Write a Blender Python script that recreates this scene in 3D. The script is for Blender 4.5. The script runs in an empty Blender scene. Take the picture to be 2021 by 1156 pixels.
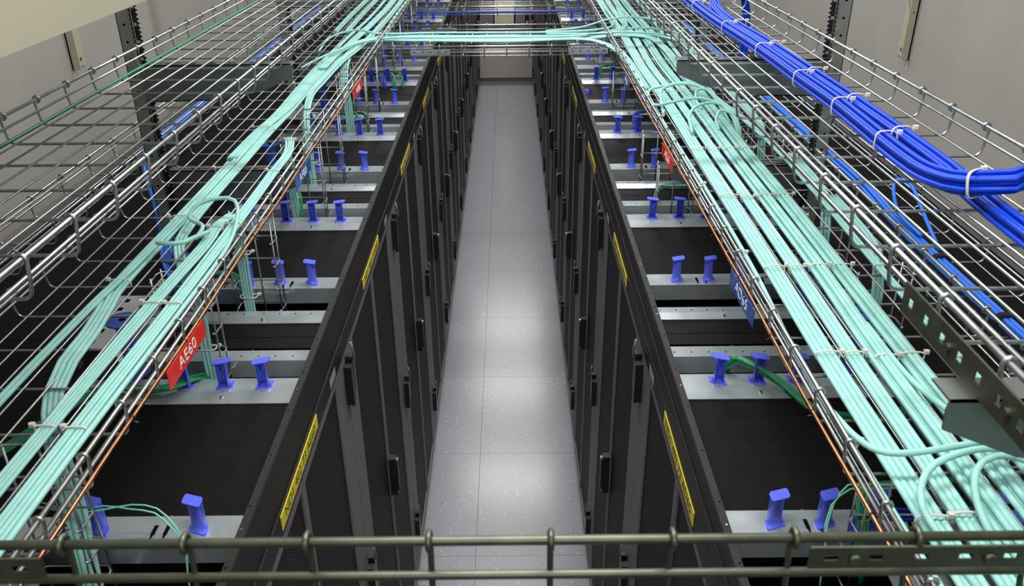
import bpy, bmesh, math, random
from mathutils import Vector, Matrix
random.seed(7)
PI = math.pi
SC = bpy.context.scene
COL = SC.collection

# ------------------------------------------------------------------ camera
cam_d = bpy.data.cameras.new('camera')
cam_d.sensor_width = 36.0
cam_d.lens = 1657.5 / 2021 * 36.0
cam_d.clip_start = 0.02
cam_d.clip_end = 60
cam_d.dof.use_dof = True
cam_d.dof.focus_distance = 3.1
cam_d.dof.aperture_fstop = 11.0
cam = bpy.data.objects.new('camera', cam_d)
COL.objects.link(cam)
pitch, yaw, roll = math.radians(27.354), math.radians(0.033), math.radians(-0.528)
fw = Vector((math.sin(yaw) * math.cos(pitch), math.cos(yaw) * math.cos(pitch), -math.sin(pitch)))
rt = Vector((math.cos(yaw), -math.sin(yaw), 0))
up = rt.cross(fw)
rt, up = rt * math.cos(roll) + up * math.sin(roll), up * math.cos(roll) - rt * math.sin(roll)
M = Matrix((rt, up, -fw)).transposed().to_4x4()
M.translation = Vector((0, 0, 3.2))
cam.matrix_world = M
SC.camera = cam

# ------------------------------------------------------------------ world, lights, exposure
w = bpy.data.worlds.new('room_air')
w.use_nodes = True
w.node_tree.nodes['Background'].inputs[0].default_value = (0.75, 0.85, 1, 1)
w.node_tree.nodes['Background'].inputs[1].default_value = 0.03
SC.world = w
SC.view_settings.view_transform = 'Standard'
SC.view_settings.look = 'None'
SC.view_settings.exposure = 0.0
SC.view_settings.gamma = 1.0
SC.view_settings.use_curve_mapping = False
LAMP_Y = [-1.2, 0.9, 2.6, 4.3, 6.4, 8.7, 10.9, 12.9]
LAMP_X = 0.09
LAMP_Z = 4.12
for ly in LAMP_Y:
    ld = bpy.data.lights.new('lamp_light', 'AREA')
    ld.shape = 'RECTANGLE'
    ld.size = 1.35
    ld.size_y = 0.16
    ld.energy = 42
    ld.color = (1.0, 0.97, 0.93)
    lo = bpy.data.objects.new('lamp_light', ld)
    lo.location = (LAMP_X, ly, LAMP_Z - 0.012)
    COL.objects.link(lo)

# ------------------------------------------------------------------ materials
def mat(name, col, rough=0.5, metal=0.0, spec=0.5, noise=None, bump=None, trans=0.0):
    m = bpy.data.materials.new(name)
    m.use_nodes = True
    nt = m.node_tree
    b = nt.nodes['Principled BSDF']
    b.inputs['Base Color'].default_value = (*col, 1)
    b.inputs['Roughness'].default_value = rough
    b.inputs['Metallic'].default_value = metal
    b.inputs['Specular IOR Level'].default_value = spec
    if trans:
        b.inputs['Transmission Weight'].default_value = trans
    tc = nt.nodes.new('ShaderNodeTexCoord')
    if noise:
        sc, amt, ramt = noise
        n = nt.nodes.new('ShaderNodeTexNoise')
        n.inputs['Scale'].default_value = sc
        n.inputs['Detail'].default_value = 4
        nt.links.new(tc.outputs['Object'], n.inputs['Vector'])
        mr = nt.nodes.new('ShaderNodeMapRange')
        mr.inputs[1].default_value = 0.3
        mr.inputs[2].default_value = 0.7
        mr.inputs[3].default_value = 1 - amt
        mr.inputs[4].default_value = 1 + amt
        nt.links.new(n.outputs['Fac'], mr.inputs[0])
        mx = nt.nodes.new('ShaderNodeVectorMath')
        mx.operation = 'SCALE'
        mx.inputs[0].default_value = col
        nt.links.new(mr.outputs[0], mx.inputs['Scale'])
        nt.links.new(mx.outputs[0], b.inputs['Base Color'])
        if ramt:
            m2 = nt.nodes.new('ShaderNodeMapRange')
            m2.inputs[3].default_value = max(0.03, rough - ramt)
            m2.inputs[4].default_value = rough + ramt
            nt.links.new(n.outputs['Fac'], m2.inputs[0])
            nt.links.new(m2.outputs[0], b.inputs['Roughness'])
    if bump:
        sc, st = bump
        n = nt.nodes.new('ShaderNodeTexNoise')
        n.inputs['Scale'].default_value = sc
        nt.links.new(tc.outputs['Object'], n.inputs['Vector'])
        bp = nt.nodes.new('ShaderNodeBump')
        bp.inputs['Strength'].default_value = st
        bp.inputs['Distance'].default_value = 0.002
        nt.links.new(n.outputs['Fac'], bp.inputs['Height'])
        nt.links.new(bp.outputs[0], b.inputs['Normal'])
    return m

MT = {
 'wire': mat('zinc_wire', (0.45, 0.47, 0.47), 0.39, 1.0, noise=(40, 0.12, 0.06)),
 'wiredk': mat('shaded_zinc_wire', (0.105, 0.115, 0.085), 0.45, 0.8, noise=(40, 0.15, 0.06)),  # zinc standing in shadow near the camera, the shade put into its base colour
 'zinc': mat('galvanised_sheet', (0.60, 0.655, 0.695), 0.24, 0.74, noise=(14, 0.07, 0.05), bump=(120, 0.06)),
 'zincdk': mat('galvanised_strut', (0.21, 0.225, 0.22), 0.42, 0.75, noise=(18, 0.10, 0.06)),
 'postm': mat('galvanised_post', (0.27, 0.29, 0.275), 0.45, 0.45, noise=(18, 0.10, 0.06)),
 'black': mat('black_powder_coat', (0.0065, 0.0060, 0.0061), 0.48, 0.0, 0.05, bump=(900, 0.5), noise=(30, 0.15, 0.05)),
 'header': mat('dark_header_paint', (0.0115, 0.0112, 0.0115), 0.42, 0.0, 0.2, bump=(900, 0.4)),
 'grey': mat('grey_door_paint', (0.165, 0.155, 0.166), 0.5, 0.0, 0.25, noise=(60, 0.06, 0)),
 'dark': mat('dark_interior', (0.004, 0.004, 0.004), 0.8, 0, 0.02),
 'plastic': mat('black_plastic', (0.008, 0.008, 0.009), 0.35),
 'spool': mat('violet_blue_plastic', (0.075, 0.105, 0.66), 0.42, 0, 0.45),
 'disc': mat('blue_plastic', (0.03, 0.10, 0.52), 0.4, 0, 0.45),
 'aqua': mat('aqua_cable_jacket', (0.32, 0.63, 0.59), 0.5, 0, 0.25, noise=(30, 0.06, 0)),
 'royal': mat('royal_blue_jacket', (0.002, 0.045, 0.56), 0.42, 0, 0.25, noise=(30, 0.1, 0)),
 'sky': mat('sky_blue_jacket', (0.02, 0.17, 0.80), 0.4),
 'navy': mat('deep_blue_jacket', (0.006, 0.035, 0.42), 0.4),
 'green': mat('green_jacket', (0.006, 0.20, 0.08), 0.4, noise=(25, 0.2, 0)),
 'mint': mat('pale_mint_jacket', (0.16, 0.55, 0.40), 0.4),
 'tie': mat('white_nylon', (0.62, 0.60, 0.55), 0.45),
 'velcro': mat('black_velcro', (0.008, 0.007, 0.007), 0.9, bump=(800, 1.0)),
 'copper': mat('copper', (0.46, 0.19, 0.085), 0.32, 1.0, noise=(50, 0.2, 0.1)),
 'screw': mat('bright_screw', (0.75, 0.75, 0.73), 0.25, 1.0),
 'wall': mat('wall_paint', (0.305, 0.295, 0.272), 0.75, 0, 0.2, noise=(3, 0.04, 0), bump=(500, 0.2)),
 'ceil': mat('ceiling_paint', (0.80, 0.80, 0.78), 0.8),
 'beam': mat('cream_duct_paint', (0.30, 0.29, 0.215), 0.7),
 'cream': mat('beige_bracket', (0.36, 0.34, 0.25), 0.6),
 'base': mat('grey_baseboard', (0.15, 0.14, 0.14), 0.5),
 'doorg': mat('grey_door_leaf', (0.21, 0.195, 0.205), 0.5),
 'doorl': mat('pale_kick_plate', (0.40, 0.38, 0.355), 0.5),
 'pane': mat('pale_yellow_panel', (0.66, 0.64, 0.44), 0.4),
 'red': mat('red_sign', (0.68, 0.022, 0.014), 0.35),
 'bsign': mat('blue_sign', (0.008, 0.075, 0.33), 0.35),
 'white': mat('white_print', (0.85, 0.85, 0.85), 0.4),
 'yellow': mat('yellow_tape', (0.72, 0.60, 0.02), 0.4),
 'ink': mat('black_ink', (0.01, 0.01, 0.01), 0.6),
 'paper': mat('pale_sticker', (0.30, 0.29, 0.33), 0.4),
}
def lamp_mat():
    m = bpy.data.materials.new('lamp_diffuser')
    m.use_nodes = True
    b = m.node_tree.nodes['Principled BSDF']
    b.inputs['Base Color'].default_value = (0.9, 0.9, 0.9, 1)
    b.inputs['Emission Color'].default_value = (1, 0.97, 0.93, 1)
    b.inputs['Emission Strength'].default_value = 5
    return m
MT['lamp'] = lamp_mat()

def floor_mat():
    m = mat('speckled_floor_tile', (0.42, 0.39, 0.44), 0.21, 0, 0.5)
    nt = m.node_tree
    b = nt.nodes['Principled BSDF']
    g = nt.nodes.new('ShaderNodeNewGeometry')
    last = None
    col = (0.36, 0.335, 0.385)
    base = nt.nodes.new('ShaderNodeTexNoise')
    base.inputs['Scale'].default_value = 260
    base.inputs['Detail'].default_value = 2
    nt.links.new(g.outputs['Position'], base.inputs['Vector'])
    cr = nt.nodes.new('ShaderNodeValToRGB')
    cr.color_ramp.elements[0].position = 0.32
    cr.color_ramp.elements[0].color = (0.250, 0.244, 0.284, 1)
    cr.color_ramp.elements[1].position = 0.68
    cr.color_ramp.elements[1].color = (0.365, 0.358, 0.405, 1)
    nt.links.new(base.outputs['Fac'], cr.inputs[0])
    last = cr.outputs[0]
    for sc, th, c in ((60, 0.17, (0.09, 0.085, 0.10, 1)), (45, 0.14, (0.85, 0.84, 0.88, 1)), (140, 0.15, (0.16, 0.15, 0.17, 1))):
        v = nt.nodes.new('ShaderNodeTexVoronoi')
        v.inputs['Scale'].default_value = sc
        v.inputs['Randomness'].default_value = 1.0
        mp = nt.nodes.new('ShaderNodeMapping')
        mp.inputs['Location'].default_value = (sc * 0.37, sc * 0.11, 0)
        nt.links.new(g.outputs['Position'], mp.inputs[0])
        nt.links.new(mp.outputs[0], v.inputs['Vector'])
        # only a fraction of the cells carries a fleck
        sp = nt.nodes.new('ShaderNodeSeparateColor')
        nt.links.new(v.outputs['Color'], sp.inputs[0])
        lt = nt.nodes.new('ShaderNodeMath')
        lt.operation = 'LESS_THAN'
        lt.inputs[1].default_value = 0.24
        nt.links.new(sp.outputs[0], lt.inputs[0])
        d = nt.nodes.new('ShaderNodeMath')
        d.operation = 'LESS_THAN'
        d.inputs[1].default_value = th
        nt.links.new(v.outputs['Distance'], d.inputs[0])
        mu = nt.nodes.new('ShaderNodeMath')
        mu.operation = 'MULTIPLY'
        nt.links.new(lt.outputs[0], mu.inputs[0])
        nt.links.new(d.outputs[0], mu.inputs[1])
        mx = nt.nodes.new('ShaderNodeMix')
        mx.data_type = 'RGBA'
        mx.inputs[7].default_value = c
        nt.links.new(mu.outputs[0], mx.inputs[0])
        nt.links.new(last, mx.inputs[6])
        last = mx.outputs[2]
    nt.links.new(last, b.inputs['Base Color'])
    return m
MT['floor'] = floor_mat()

def mesh_mat():
    """perforated steel door: rows of round holes, staggered"""
    m = mat('perforated_steel', (0.03, 0.03, 0.03), 0.6, 0, 0.12)
    nt = m.node_tree
    b = nt.nodes['Principled BSDF']
    g = nt.nodes.new('ShaderNodeNewGeometry')
    sp = nt.nodes.new('ShaderNodeSeparateXYZ')
    nt.links.new(g.outputs['Position'], sp.inputs[0])
    def mth(op, a, bb=None):
        n = nt.nodes.new('ShaderNodeMath')
        n.operation = op
        for i, x in enumerate((a, bb)):
            if x is None:
                continue
            if isinstance(x, (int, float)):
                n.inputs[i].default_value = x
            else:
                nt.links.new(x, n.inputs[i])
        return n.outputs[0]
    p = 0.0075
    a = mth('SINE', mth('MULTIPLY', sp.outputs['Y'], 2 * PI / p))
    c = mth('SINE', mth('MULTIPLY', sp.outputs['Z'], 2 * PI / p))
    h = mth('MULTIPLY', a, c)
    cr = nt.nodes.new('ShaderNodeValToRGB')
    cr.color_ramp.elements[0].position = 0.05
    cr.color_ramp.elements[0].color = (0.042, 0.040, 0.042, 1)
    cr.color_ramp.elements[1].position = 0.18
    cr.color_ramp.elements[1].color = (0.002, 0.002, 0.002, 1)
    nt.links.new(h, cr.inputs[0])
    nt.links.new(cr.outputs[0], b.inputs['Base Color'])
    return m
MT['mesh'] = mesh_mat()

# ------------------------------------------------------------------ mesh helpers
class MB:
    def __init__(s):
        s.v = []; s.f = []; s.sm = []
    def box(s, x0, x1, y0, y1, z0, z1):
        i = len(s.v)
        s.v += [(x, y, z) for z in (z0, z1) for y in (y0, y1) for x in (x0, x1)]
        for q in ((0, 2, 3, 1), (4, 5, 7, 6), (0, 1, 5, 4), (2, 6, 7, 3), (0, 4, 6, 2), (1, 3, 7, 5)):
            s.f.append(tuple(i + k for k in q)); s.sm.append(False)
        return s
    def prism(s, poly, axis, a, b):
        """poly: 2-D outline; extruded along axis from a to b"""
        n = len(poly); i = len(s.v)
        def P(u, v, t):
            return {'x': (t, u, v), 'y': (u, t, v), 'z': (u, v, t)}[axis]
        s.v += [P(u, v, a) for u, v in poly] + [P(u, v, b) for u, v in poly]
        s.f.append(tuple(i + k for k in range(n))[::-1]); s.sm.append(False)
        s.f.append(tuple(i + n + k for k in range(n))); s.sm.append(False)
        for k in range(n):
            j = (k + 1) % n
            s.f.append((i + k, i + j, i + n + j, i + n + k)); s.sm.append(False)
        return s
    def tube(s, pts, r, n=6, cap=True):
        pts = [Vector(p) for p in pts]
        i0 = len(s.v)
        t = (pts[1] - pts[0]).normalized()
        a = Vector((0, 0, 1)) if abs(t.z) < 0.9 else Vector((1, 0, 0))
        u = t.cross(a).normalized()
        m = len(pts)
        for k, p in enumerate(pts):
            tk = (pts[min(k + 1, m - 1)] - pts[max(k - 1, 0)])
            tk = tk.normalized() if tk.length > 1e-9 else t
            u = (u - tk * u.dot(tk))
            u = u.normalized() if u.length > 1e-6 else tk.orthogonal().normalized()
            v = tk.cross(u)
            for j in range(n):
                an = 2 * PI * j / n
                s.v.append(tuple(p + (u * math.cos(an) + v * math.sin(an)) * r))
        for k in range(m - 1):
            for j in range(n):
                q = (j + 1) % n
                s.f.append((i0 + k * n + j, i0 + k * n + q, i0 + (k + 1) * n + q, i0 + (k + 1) * n + j)); s.sm.append(True)
        if cap:
            s.f.append(tuple(i0 + j for j in range(n))[::-1]); s.sm.append(False)
            s.f.append(tuple(i0 + (m - 1) * n + j for j in range(n))); s.sm.append(False)
        return s
    def disc(s, c, r, h, n=14, axis='z'):
        poly = [(c[0 if axis != 'x' else 1] + r * math.cos(2 * PI * k / n),
                 c[1 if axis == 'z' else 2] + r * math.sin(2 * PI * k / n)) for k in range(n)]
        t = {'x': c[0], 'y': c[1], 'z': c[2]}[axis]
        return s.prism(poly, axis, t, t + h)
    def mesh(s, name, mt):
        me = bpy.data.meshes.new(name)
        me.from_pydata(s.v, [], s.f)
        me.polygons.foreach_set('use_smooth', s.sm)
        me.materials.append(MT[mt])
        bm = bmesh.new(); bm.from_mesh(me)
        bmesh.ops.recalc_face_normals(bm, faces=bm.faces)
        bm.to_mesh(me); bm.free()
        return me
    def build(s, name, mt, parent=None):
        return link(name, s.mesh(name, mt), parent)

def link(name, me, parent=None, loc=None):
    o = bpy.data.objects.new(name, me)
    COL.objects.link(o)
    if parent is not None:
        o.parent = parent
    if loc is not None:
        o.location = loc
    return o
def tag(o, label, cat=None, group=None, kind=None):
    if label: o['label'] = label
    if cat: o['category'] = cat
    if group: o['group'] = group
    if kind: o['kind'] = kind
    return o
def empty(name, loc):
    o = bpy.data.objects.new(name, None)
    o.empty_display_size = 0.05
    o.location = loc
    COL.objects.link(o)
    return o
def copy_tree(o, parent=None):
    c = o.copy(); COL.objects.link(c)
    if parent is not None: c.parent = parent
    for ch in list(KIDS.get(o.name, [])):
        d = copy_tree(ch, c)
        KIDS.setdefault(c.name, []).append(d)
    return c
KIDS = {}
def kids(o):
    for ch in o.children:
        KIDS.setdefault(o.name, []).append(ch); kids(ch)

def crom(pts, step=0.04):
    """smooth curve through points"""
    P = [Vector(p) for p in pts]
    if len(P) == 2:
        return P
    P = [P[0] * 2 - P[1]] + P + [P[-1] * 2 - P[-2]]
    out = []
    for i in range(1, len(P) - 2):
        a, b, c, d = P[i - 1:i + 3]
        n = max(1, min(12, int((c - b).length / step)))
        for k in range(n):
            t = k / n
            out.append(0.5 * ((2 * b) + (c - a) * t + (2 * a - 5 * b + 4 * c - d) * t * t + (3 * b - a - 3 * c + d) * t ** 3))
    out.append(P[-2])
    return out

def text_mesh(body, size, mt, name='lettering', extrude=0.0004):
    cu = bpy.data.curves.new('t', 'FONT')
    cu.body = body; cu.size = size; cu.extrude = extrude; cu.align_x = 'CENTER'; cu.align_y = 'CENTER'
    cu.resolution_u = 3; cu.offset = -size * .018
    o = bpy.data.objects.new('t', cu)
    COL.objects.link(o)
    bpy.context.view_layer.update()
    me = bpy.data.meshes.new_from_object(o.evaluated_get(bpy.context.evaluated_depsgraph_get()))
    bpy.data.objects.remove(o); bpy.data.curves.remove(cu)
    me.name = name
    me.materials.clear(); me.materials.append(MT[mt])
    return me

# ------------------------------------------------------------------ the room
XL, XR, YN, YF, ZC = -1.80, 1.71, -2.2, 13.70, 4.35
floor = MB().box(XL, XR, YN, YF, -0.12, -0.03).build('floor', 'base'); floor['kind'] = 'structure'
TS = 0.843
tile_me = MB().box(0.0009, TS - 0.0009, 0.0009, TS - 0.0009, -0.03, 0).mesh('floor_tile', 'floor')
for r in range(-2, 17):
    for c in range(-2, 3):
        x0 = -0.198 + c * TS; y0 = -0.983 + r * TS
        if r < 0 and False: continue
        if x0 < XL or x0 + TS > XR:
            xa, xb = max(x0, XL), min(x0 + TS, XR)
            if xb - xa < 0.05: continue
            me = MB().box(xa - x0 + .0009, xb - x0 - .0009, .0009, TS - .0009, -0.03, 0).mesh('floor_tile', 'floor')
            link('floor_tile', me, floor, (x0, y0, 0)) if y0 + TS < YF else None
        elif y0 + TS < YF:
            link('floor_tile', tile_me, floor, (x0, y0, 0))
        if y0 + TS >= YF and x0 > XL - TS:
            xa, xb = max(x0, XL), min(x0 + TS, XR)
            if xb - xa > 0.05:
                link('floor_tile', MB().box(xa + .0009, xb - .0009, y0 + .0009, YF - .001, -0.03, 0).mesh('floor_tile', 'floor'), floor)
def struct(o): o['kind'] = 'structure'; return o
struct(MB().box(XL - .1, XL, YN, YF, -0.12, ZC).build('wall_left', 'wall'))
struct(MB().box(XR, XR + .1, YN, YF, -0.12, ZC).build('wall_right', 'wall'))
struct(MB().box(XL - .1, XR + .1, YF, YF + .1, -0.12, ZC).build('wall_far', 'wall'))
struct(MB().box(XL - .1, XR + .1, YN - .1, YN, -0.12, ZC).build('wall_near', 'wall'))
struct(MB().box(XL - .1, XR + .1, YN - .1, YF + .1, ZC, ZC + .1).build('ceiling', 'ceil'))
struct(MB().box(-0.50, 0.39, YF - .014, YF, 0, 0.045).build('baseboard_far', 'base'))
# door in the far wall
dr = struct(MB().box(-0.50, 0.385, YF - .03, YF, 0.05, 2.15).build('door_1', 'doorg'))
dr['label'] = 'grey door at the far end of the aisle with a tall pale vision panel'
MB().box(-0.50, 0.385, YF - .036, YF - .03, 0.05, 0.47).build('kick_plate', 'doorl', dr)
MB().box(-0.225, 0.075, YF - .045, YF - .03, 0.90, 1.95).build('vision_panel', 'pane', dr)
f = MB()
f.box(-0.245, -0.225, YF - .05, YF - .03, 0.88, 1.97).box(0.075, 0.10, YF - .05, YF - .03, 0.88, 1.97)
f.box(-0.225, 0.075, YF - .05, YF - .03, 0.88, 0.90).build('panel_frame', 'plastic', dr)
MB().disc((0.285, YF - .05, 1.13), 0.018, 0.02, 14, 'y').build('lock_cylinder', 'plastic', dr)
h = MB().box(0.25, 0.315, YF - .045, YF - .03, 0.88, 1.02).build('handle_plate', 'plastic', dr)
MB().disc((0.285, YF - .07, 0.925), 0.022, 0.03, 14, 'y').build('door_knob', 'screw', h)

# ceiling lamps over the aisle
ORD = ['first', 'second', 'third', 'fourth', 'fifth', 'sixth', 'seventh', 'eighth', 'ninth', 'tenth', 'eleventh', 'twelfth', 'thirteenth', 'fourteenth']
for i, ly in enumerate(LAMP_Y):
    e = empty('ceiling_lamp', (LAMP_X, ly, ZC))
    tag(e, 'linear ceiling lamp across the aisle, %s from the near end wall' % ORD[i], 'lamp', 'ceiling lamps over the aisle')
    MB().box(-.70, .70, -.10, .10, LAMP_Z + .012 - ZC, LAMP_Z + .07 - ZC).build('lamp_housing', 'ceil', e)
    MB().box(-.675, .675, -.08, .08, LAMP_Z - ZC, LAMP_Z + .0119 - ZC).build('diffuser', 'lamp', e)
    g = MB()
    for sx in (-.5, .5):
        g.tube([(sx, 0, LAMP_Z + .07 - ZC), (sx, 0, 0)], .004, 6)
    g.build('suspension_rod', 'wire', e)

# pale duct overhead on the left
du = empty('overhead_duct', (-0.75, 2.0, 3.0))
tag(du, 'cream painted duct running along the aisle above the left trays', 'duct')
MB().box(-0.10, 0.162, -2.4, .30, 0, 0.16).build('duct_body', 'beam', du)
for yy in (-1.8, -.9, .1):
    g = MB()
    for sx in (-.06, .12):
        g.tube([(sx, yy, .16), (sx, yy, ZC - 3.0)], .004, 6)
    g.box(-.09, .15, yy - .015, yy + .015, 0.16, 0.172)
    g.build('duct_hanger', 'zincdk', du)

# ------------------------------------------------------------------ server racks
P = 1.068; B0 = 2.012
DEP = 1.235
ZT = 2.045
FX = {'L': -0.471, 'R': 0.366}
NR0, NR1 = -2, 10     # rack k spans B0+P*k .. B0+P*(k+1)

def spool_mesh(s, flip):
    """cable spool: half tube post, lozenge caps; open ribbed side towards -y (or +y when flip)"""
    mb = MB()
    d = -1 if flip else 1
    def loz(w, l, cx):
        pts = []
        for (px, py, r) in ((-w, -l, .004), (w, -l * .55, .010), (w, l, .004), (-w, l * .55, .010)):
            sx = 1 if px > 0 else -1; sy = 1 if py > 0 else -1
            for k in range(4):
                a = k / 3 * PI / 2
                if sx * sy > 0: a = PI / 2 - a if False else a
                ox = sx * (1 - (math.sin(a) if sx * sy < 0 else math.cos(a))) * -1
                pts.append((px - sx * r + sx * r * (math.sin(a) if sx * sy > 0 else math.cos(a)),
                            py - sy * r + sy * r * (math.cos(a) if sx * sy > 0 else math.sin(a))))
        # order around centre
        pts.sort(key=lambda q: math.atan2(q[1], q[0]))
        return [(cx * q[0], d * q[1]) for q in pts]
    mir = 1 if s == 'R' else -1
    mb.prism(loz(.0195, .0185, -mir), 'z', 0.0705, 0.0735)
    mb.prism(loz(.0195, .0185, -mir), 'z', 0.0, 0.0035)
    # flared foot
    n = 9
    def arc(r, t0=-.06):
        return [(r * math.cos(PI * k / (n - 1)), d * (r * 1.05 * math.sin(PI * k / (n - 1)) - .004)) for k in range(n)]
    lev = [(0.0035, .0165), (0.008, .0135), (0.014, .0122), (0.060, .0118), (0.0705, .0122)]
    for (za, ra), (zb, rb) in zip(lev[:-1], lev[1:]):
        A = arc(ra); Bq = arc(rb); A2 = arc(ra - .002); B2 = arc(rb - .002)
        i = len(mb.v)
        mb.v += [(x, y, za) for x, y in A] + [(x, y, zb) for x, y in Bq] + [(x, y, za) for x, y in A2] + [(x, y, zb) for x, y in B2]
        for k in range(n - 1):
            mb.f.append((i + k, i + k + 1, i + n + k + 1, i + n + k)); mb.sm.append(True)
            mb.f.append((i + 2 * n + k, i + 3 * n + k, i + 3 * n + k + 1, i + 2 * n + k + 1)); mb.sm.append(True)
        for k in (0, n - 1):
            mb.f.append((i + k, i + n + k, i + 3 * n + k, i + 2 * n + k)); mb.sm.append(False)
    # side walls and crossed ribs of the open side
    yo = -.014 * d
    for sx in (-1, 1):
        a, b = sorted((sx * .0122, sx * .0102)); y0, y1 = sorted((yo, -.004 * d))
        mb.box(a, b, y0, y1, .0035, .0705)
    return mb
def spool_ribs(flip):
    d = -1 if flip else 1
    g = MB()
    for sx in (-1, 1):
        g.tube([(sx * .0105, -.0125 * d, .005), (-sx * .0105, -.0125 * d, .070)], .0008, 4)
    return g

rack_proto = {}
SPX = [0.142, 0.239, 0.336]
for s, sg in (('L', -1), ('R', 1)):
    e = empty('server_rack', (FX[s], B0, 0))
    def X(a, b):   # depth interval -> ordered x interval
        return tuple(sorted((sg * a, sg * b)))
    def bx(m, a, b, *r):
        x0, x1 = X(a, b)
        return m.box(x0, x1, *r)
    # carcass
    m = MB()
    bx(m, .03, DEP, .0015, P - .0015, .02, 1.88)
    bx(m, .02, .06, .0015, P - .0015, 0.0, .075)
    m.build('cabinet_body', 'black', e)
    # top panels: narrow, wide, narrow; one closed panel over the rear part
    BD = .615
    for (a, b) in ((.0015, .078), (.342, .750), (1.010, P - .0015)):
        m = MB(); bx(m, .06, BD, a, b, 1.88, 2.028)
        m.build('top_panel', 'black', e)
    m = MB(); bx(m, BD, DEP, .0015, P - .0015, 1.88, 2.028)
    m.build('rear_top_panel', 'black', e)
    # interior seen through the two cable gaps
    m = MB(); bx(m, .06, BD, .079, .341, 1.88, 1.9); bx(m, .06, BD, .751, 1.009, 1.88, 1.9)
    for q in range(12):
        xx = .1 + q * .042
        for yy in (.17, .86):
            bx(m, xx, xx + .006 + .008 * random.random(), yy, yy + .04, 1.9, 1.93 + .02 * random.random())
    m.build('cable_entry', 'dark', e)['kind'] = 'stuff'
    # mounting bars (C, D, A, B) in galvanised sheet: two pairs, one pair round each gap
    def bar(y0, y1, gy, lip, holes, scr):
        """flat top y0..y1 at ZT; lip: outer slope; gy: gap side (+1/-1)"""
        mb = MB()
        t = .0025
        bx(mb, .022, BD, y0, y1, ZT - t, ZT)
        if gy > 0:
            bx(mb, .034, BD, y1 - t, y1, ZT - .05, ZT)
            bx(mb, .034, BD, y1 - t - .012, y1, ZT - .053, ZT - .05)
            x0, x1 = X(.022, BD)
            mb.prism([(y0 - lip, 2.029), (y0 - lip, 2.0315), (y0, ZT), (y0, ZT - t)], 'x', x0, x1)
        else:
            bx(mb, .034, BD, y0, y0 + t, ZT - .05, ZT)
            x0, x1 = X(.022, BD)
            mb.prism([(y1 + lip, 2.029), (y1 + lip, 2.0315), (y1, ZT), (y1, ZT - t)], 'x', x0, x1)
        o = mb.build('mounting_bar', 'zinc', e)
        if holes:
            g = MB()
            for q in range(11):
                xx = .06 + q * .045 + (0 if q < 5 else .012)
                g.disc((sg * xx, y0 + (y1 - y0) * .45, ZT), .0022, .0008, 8)
            g.build('rivet_hole', 'dark', o)['kind'] = 'stuff'
        g = MB()
        for xx in scr:
            g.disc((sg * xx, (y0 - lip * .5) if gy > 0 else (y1 + lip * .5), ZT - .009), .0042, .006, 10)
        g.build('screw_head', 'screw', o)['kind'] = 'stuff'
        return o
    bar(.090, .122, 1, .016, True, (.035, .24, .5))          # C
    oD = bar(.262, .338, -1, .004, False, (.21, .5))              # D
    oA = bar(.776, .836, 1, .030, False, (.035, .24, .44))     # A
    bar(.918, .970, -1, .010, True, (.035, .22, .5))         # B
    g = MB()
    for xx in (.20, .224, .40):
        bx(g, xx, xx + .008, .285, .312, ZT, ZT + .0006)
        bx(g, xx + .002, xx + .006, .272, .286, ZT, ZT + .0006)
    g.build('key_slot', 'dark', oD)['kind'] = 'stuff'
    # header above the doors
    m = MB()
    m.prism([(sg*-.002,2.046),(sg*-.002,2.1525),(sg*.0005,2.155),(sg*.0145,2.155),(sg*.0145,2.046)],'y',.001,P-.001)
    bx(m, .0145, .03, .001, P - .001, 2.029, 2.075)
    hd = m.build('header_panel', 'header', e)
    m = MB(); m.prism([(sg*-.004,1.986),(sg*-.004,2.0405),(sg*-.002,2.042),(sg*.0145,2.042),(sg*.0145,1.986)],'y',.001,P-.001)
    m.build('lower_header', 'header', hd)
    if s == 'R':
        m = MB(); bx(m, -.0035, -.002, .001, P - .001, 2.048, 2.10); m.build('header_strip', 'header', hd)
    g = MB()
    for q in range(7):
        g.disc((sg * .0095, .09 + q * .15, 2.155), .0021, .0006, 8)
    g.build('screw_hole', 'dark', hd)['kind'] = 'stuff'
    g = MB()
    for yy in (.18, .62, .95):
        g.disc((sg * .0085, yy, 2.155), .0022, .0012, 8)
    g.build('screw_head', 'screw', hd)['kind'] = 'stuff'
    m = MB(); bx(m, DEP - .001, DEP + .028, .001, P - .001, 2.0, 2.06)
    m.build('rear_flange', 'base', e)
    # asset sticker near the left edge of the header
    m = MB(); bx(m, -.0045, -.0039, .86, .93, 1.992, 2.016); m.build('asset_sticker', 'paper', hd)
    # doors
    hw = P / 2
    for di in (0, 1):
        a = .0035 if di == 0 else hw + .0015
        b = hw - .0015 if di == 0 else P - .0035
        stile = .124
        m = MB()
        if di == 0:
            bx(m, -.0, .03, a, a + stile, .09, 1.980); bx(m, -.0, .03, b - .012, b, .09, 1.980)
            i0, i1 = a + stile, b - .012
        else:
            bx(m, -.0, .03, b - stile, b, .09, 1.980); bx(m, -.0, .03, a, a + .012, .09, 1.980)
            i0, i1 = a + .012, b - stile
        bx(m, 0, .03, i0, i1, 1.952, 1.980); bx(m, 0, .03, i0, i1, .09, .13)
        dd = m.build('door', 'grey', e)
        m = MB(); bx(m, .006, .012, i0, i1, .13, 1.952); m.build('mesh_panel', 'mesh', dd)
        if di == 0:
            m = MB(); bx(m, -.026, 0, b - .018, b + .012, 1.02, 1.19)
            bx(m, -.032, -.020, b - .010, b + .004, 1.035, 1.175)
            m.build('handle', 'plastic', dd)
            g = MB(); x0, x1 = X(-.034, -.03); g.disc((x0, b - .003, 1.18), .008, x1 - x0, 10, 'x'); g.build('lock', 'screw', dd)
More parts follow.
